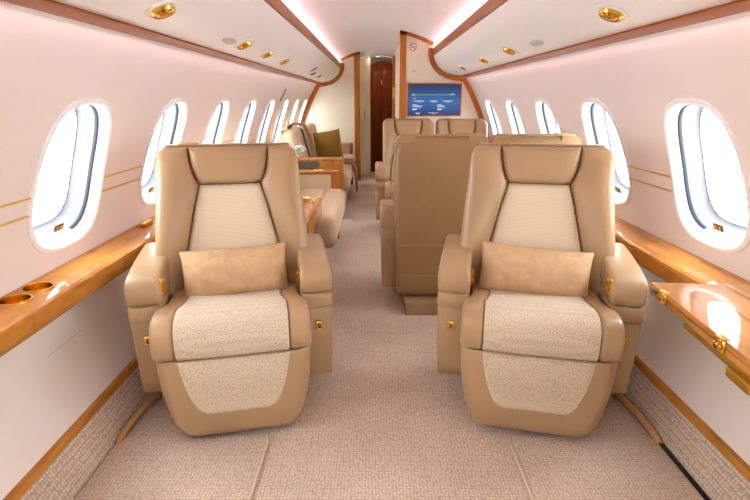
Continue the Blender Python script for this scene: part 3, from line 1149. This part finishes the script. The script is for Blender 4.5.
# ------------------------------------------------------------------ pillows
def pillow(name, hw, hh, th, m, n=4.0, sag=0.06):
    us = cospace(16)
    V, Fc = [], []
    W = 17
    for side in (1, -1):
        for v in us:
            for u in us:
                a, b_ = 2 * u - 1, 2 * v - 1
                # pinch the edges inwards between the corners
                x = hw * a * (1 - sag * (1 - b_ * b_) * abs(a) ** 3 * 0.6)
                z = hh * b_ * (1 - sag * (1 - a * a) * abs(b_) ** 3)
                e = max(0, (1 - abs(a) ** 3.0)) ** 0.62 * max(0, (1 - abs(b_) ** 2.2)) ** 0.62
                wv = (0.005 * math.sin(a * 5 + b_ * 3) + 0.004 * math.sin(a * 11 - b_ * 6)) * e
                V.append((x, side * (th * e) + wv, z))
    N = W * W
    for s_ in (0, 1):
        for j in range(16):
            for i in range(16):
                q = (s_ * N + j * W + i, s_ * N + j * W + i + 1, s_ * N + (j + 1) * W + i + 1, s_ * N + (j + 1) * W + i)
                Fc.append(q)
    return mesh(name, V, Fc, m, None, True, 80)


def lean(o, loc, rz, tilt, roll=0.0):
    o.matrix_world = Matrix.Translation(loc) @ Matrix.Rotation(rz, 4, 'Z') @ Matrix.Rotation(tilt, 4, 'X') @ Matrix.Rotation(roll, 4, 'Y')


def seat_pt(ch, p):
    return Matrix.Translation(ch.location) @ Matrix.Rotation(ch.rotation_euler.z, 4, 'Z') @ Vector(p)


p1 = pillow('lumbar_pillow', 0.203, 0.100, 0.082, 'suede')
lean(p1, seat_pt(chair, (0.005, 0.012, 0.546)), TH, -math.radians(17), math.radians(-2.0))
tag(p1, 'soft tan suede lumbar pillow on the armchair near the divan', 'pillow', 'suede lumbar pillows')
p2 = pillow('lumbar_pillow', 0.212, 0.102, 0.082, 'suede')
lean(p2, seat_pt(chair2, (-0.005, 0.012, 0.546)), -TH, -math.radians(17), math.radians(3.0))
tag(p2, 'soft tan suede lumbar pillow on the armchair beside the table', 'pillow', 'suede lumbar pillows')


# ------------------------------------------------------------------ divan side
def cushion(name, x0, x1, y0, y1, z0, z1, m, parent, r=0.05):
    return mesh(name, *box_data(x0, x1, y0, y1, z0, z1, r, 5), m, parent, True, 60)


# side table right behind the armchair
st = empty('side_table', (-0.75, 2.8, 0))
tag(st, 'side table with pink reflection painted on its top and wood edge behind the armchair', 'table')
box('table_top', -0.29, 0.335, -0.32, 0.32, 0.585, 0.600, 'pink_top', st, 0.003)
box('apron', 0.335, 0.362, -0.33, 0.33, 0.49, 0.602, 'wood_y', st, 0.004)
box('end_panel', -0.29, 0.362, -0.345, -0.32, 0.45, 0.602, 'wood_z', st, 0.004)
box('plinth', -0.29, 0.20, -0.30, 0.30, 0.0, 0.585, 'wood_z', st, 0.004)
nc = box('note_card', -0.62, -0.52, 2.98, 3.06, 0.600, 0.606, 'white', None, 0.001)
tag(nc, 'white card lying on the rose topped side table', 'card')
gd = empty('gold_dish', (-0.49, 3.03, 0.600))
tag(gd, 'small gold dish on the rose topped side table', 'dish')
mesh('bowl', *lathe([(0.02, 0.0), (0.035, 0.012), (0.04, 0.02), (0.036, 0.019), (0.028, 0.008), (0.001, 0.005)], 20), 'gold', gd)

# near divan
dv = empty('divan', (-0.68, 3.7, 0))
tag(dv, 'cream upholstered daybed seat with padded front roll between side table and console', 'divan')
cushion('seat_cushion', -0.355, 0.215, -0.56, 0.56, 0.27, 0.47, 'divan', dv, 0.045)
cushion('front_roll', 0.20, 0.375, -0.57, 0.57, 0.25, 0.472, 'divan', dv, 0.06)
box('base', -0.34, 0.20, -0.52, 0.54, 0.0, 0.27, 'shell', dv, 0.01)
cushion('backrest', -0.362, -0.22, -0.55, 0.55, 0.44, 0.86, 'divan', dv, 0.06)
for y in (-0.45, 0.45):
    mesh('leg', *cyl((0.27, y, 0.0), (0.27, y, 0.27), 0.012, None, 12), 'chrome', dv)
for k_ in range(4):
    mesh('seat_stud', *lathe([(0.007, 0), (0.006, 0.004), (0.001, 0.006)], 10, Matrix.Translation((0.255 + 0.008 * (k_ % 2), -0.569, 0.315 + 0.028 * k_)) @ Matrix.Rotation(PI / 2, 4, 'X')), 'chrome', dv)
pl3 = pillow('throw_pillow', 0.17, 0.15, 0.05, 'olive')
lean(pl3, Vector((-0.86, 3.30, 0.625)), math.radians(20), -math.radians(20))
tag(pl3, 'olive velvet pillow on the daybed seat, half hidden by the armchair', 'pillow')

ar = empty('armrest', (0, 0.66, 0))
ar.parent = dv
box('padded_panel', -0.32, 0.255, -0.055, 0.055, 0.05, 0.585, 'divan', ar, 0.02)
box('cap', -0.32, 0.315, -0.06, 0.06, 0.585, 0.606, 'wood_y', ar, 0.006)
box('post', 0.255, 0.31, -0.055, 0.055, 0.0, 0.585, 'wood_z', ar, 0.006)
for x in (0.12, 0.155):
    mesh('gold_fitting', *lathe([(0.02, 0), (0.018, 0.008), (0.001, 0.010)], 14, Matrix.Translation((x, -0.01, 0.606))), 'gold', ar)

co = empty('console_table', (-0.68, 5.18, 0))
tag(co, 'wooden console arm with dark grey drawer front carrying a white flower vase', 'console')
box('console_top', -0.34, 0.31, -0.10, 0.10, 0.60, 0.622, 'wood_y', co, 0.006)
box('drawer_front', -0.34, 0.065, -0.095, 0.09, 0.515, 0.60, 'dark_front', co, 0.004)
box('wood_front', 0.065, 0.30, -0.095, 0.09, 0.515, 0.60, 'wood_y', co, 0.004)
box('post', 0.24, 0.30, -0.09, 0.09, 0.0, 0.515, 'wood_z', co, 0.008)
box('rear_post', -0.34, -0.28, -0.09, 0.09, 0.0, 0.515, 'wood_z', co, 0.008)

va = empty('flower_vase', (-0.83, 5.16, 0.622))
tag(va, 'small vase of white and pale green blossoms on the console', 'flower vase')
mesh('vase', *lathe([(0.022, 0), (0.03, 0.02), (0.028, 0.045), (0.02, 0.055), (0.016, 0.05), (0.001, 0.04)], 18), 'glass', va)
rr = random.Random(3)
for i in range(9):
    a = rr.uniform(0, 2 * PI)
    q = rr.uniform(0.01, 0.06)
    c0 = Vector((q * math.cos(a), q * math.sin(a), 0.07 + rr.uniform(0, 0.05)))
    mesh('stem', *cyl((0, 0, 0.03), c0, 0.0025, None, 6), 'leaf', va)
    fl = Matrix.Translation(c0) @ Matrix.Rotation(rr.uniform(-0.6, 0.6), 4, 'X') @ Matrix.Rotation(rr.uniform(-0.6, 0.6), 4, 'Y')
    mesh('blossom', *lathe([(0.004, -0.01), (0.016, 0.0), (0.026, 0.012), (0.018, 0.010), (0.008, 0.016), (0.001, 0.018)], 9, fl), 'petal' if i % 3 else 'leaf', va)

# far divan
dv2 = empty('sofa', (-0.68, 6.3, 0))
tag(dv2, 'cream three seat sofa along the wall with blanket and pillow', 'sofa')
for a, b_ in ((-1.0, -0.01), (0.01, 0.92)):
    cushion('seat_cushion', -0.36, 0.355, a, b_, 0.25, 0.45, 'divan', dv2, 0.06)
box('base', -0.34, 0.28, -0.98, 0.92, 0.0, 0.25, 'divan', dv2, 0.02)
for a, b_ in ((-1.02, -0.36), (-0.34, 0.28), (0.30, 0.92)):
    c_ = cushion('back_cushion', -0.10, 0.10, a, b_, 0.0, 0.47, 'divan', dv2, 0.07)
    c_.location = (-0.19, 0, 0.42)
    c_.rotation_euler = (0, -math.radians(14), 0)
box('back_frame', -0.365, -0.325, -1.02, 0.95, 0.0, 0.88, 'divan', dv2, 0.02)
fa = empty('armrest', (0, 1.02, 0))
fa.parent = dv2
box('padded_panel', -0.32, 0.27, -0.06, 0.06, 0.05, 0.60, 'divan', fa, 0.02)
box('post', 0.27, 0.31, -0.06, 0.06, 0.0, 0.60, 'wood_z', fa, 0.006)

pl4 = pillow('throw_pillow', 0.17, 0.18, 0.06, 'olive')
lean(pl4, Vector((-0.64, 6.42, 0.645)), math.radians(-8), -math.radians(12), math.radians(-10))
tag(pl4, 'square olive velvet pillow standing on the sofa beside brown blanket', 'pillow')


# brown throw blanket: drapes over the back, across the seat and down the front
def drape(path, y0, y1, th, waves):
    P_ = [Vector(p) for p in path]
    n = 12
    V, Fc = [], []
    for side in (0, 1):
        for i, p in enumerate(P_):
            a, b_ = P_[max(i - 1, 0)], P_[min(i + 1, len(P_) - 1)]
            t_ = (b_ - a).normalized()
            nn = Vector((-t_.y, t_.x))
            for j in range(n + 1):
                u = j / n
                h = th * side + 0.012 * (0.5 + 0.5 * math.sin(u * waves + i * 0.35))
                q = p + nn * h
                V.append((q.x, lerp(y0, y1, u) + 0.01 * math.sin(i * 1.3), q.y))
    m_ = len(P_)
    N = m_ * (n + 1)
    for s_ in (0, 1):
        for i in range(m_ - 1):
            for j in range(n):
                q = (s_ * N + i * (n + 1) + j, s_ * N + i * (n + 1) + j + 1, s_ * N + (i + 1) * (n + 1) + j + 1, s_ * N + (i + 1) * (n + 1) + j)
                Fc.append(q if s_ else q[::-1])
    bd = [i * (n + 1) for i in range(m_)], [i * (n + 1) + n for i in range(m_)]
    for e in bd:
        for a, b_ in zip(e[:-1], e[1:]):
            Fc.append((a, b_, b_ + N, a + N))
    for row in (0, (m_ - 1) * (n + 1)):
        for j in range(n):
            Fc.append((row + j, row + j + 1, row + j + 1 + N, row + j + N))
    return V, Fc


pth = [(-1.03, 0.70), (-1.03, 0.86), (-1.00, 0.912), (-0.94, 0.925), (-0.86, 0.90), (-0.815, 0.80), (-0.79, 0.68), (-0.765, 0.55), (-0.735, 0.475),
       (-0.66, 0.458), (-0.58, 0.456), (-0.48, 0.456), (-0.40, 0.455), (-0.345, 0.44), (-0.315, 0.40), (-0.305, 0.33), (-0.30, 0.25), (-0.295, 0.17), (-0.29, 0.10)]
V, Fc = drape(pth, 0.0, 1.0, 0.014, 10.0)
n_p = len(pth)
for q, p in enumerate(V):
    k_ = (q // 13) % n_p
    sh_ = interp([(0, 0.0), (8, 0.0), (13, 1.0), (18, 1.0)], k_)
    V[q] = (p[0] + 0.6, lerp(5.72, 6.12, sh_) + p[1] * lerp(0.24, 0.42, sh_) - 6.1, p[2])
bk = mesh('throw_blanket', V, Fc, 'throw', None, True, 70)
bk.location = (-0.6, 6.1, 0)
tag(bk, 'brown wool blanket draped over sofa back, seat and front edge', 'blanket')
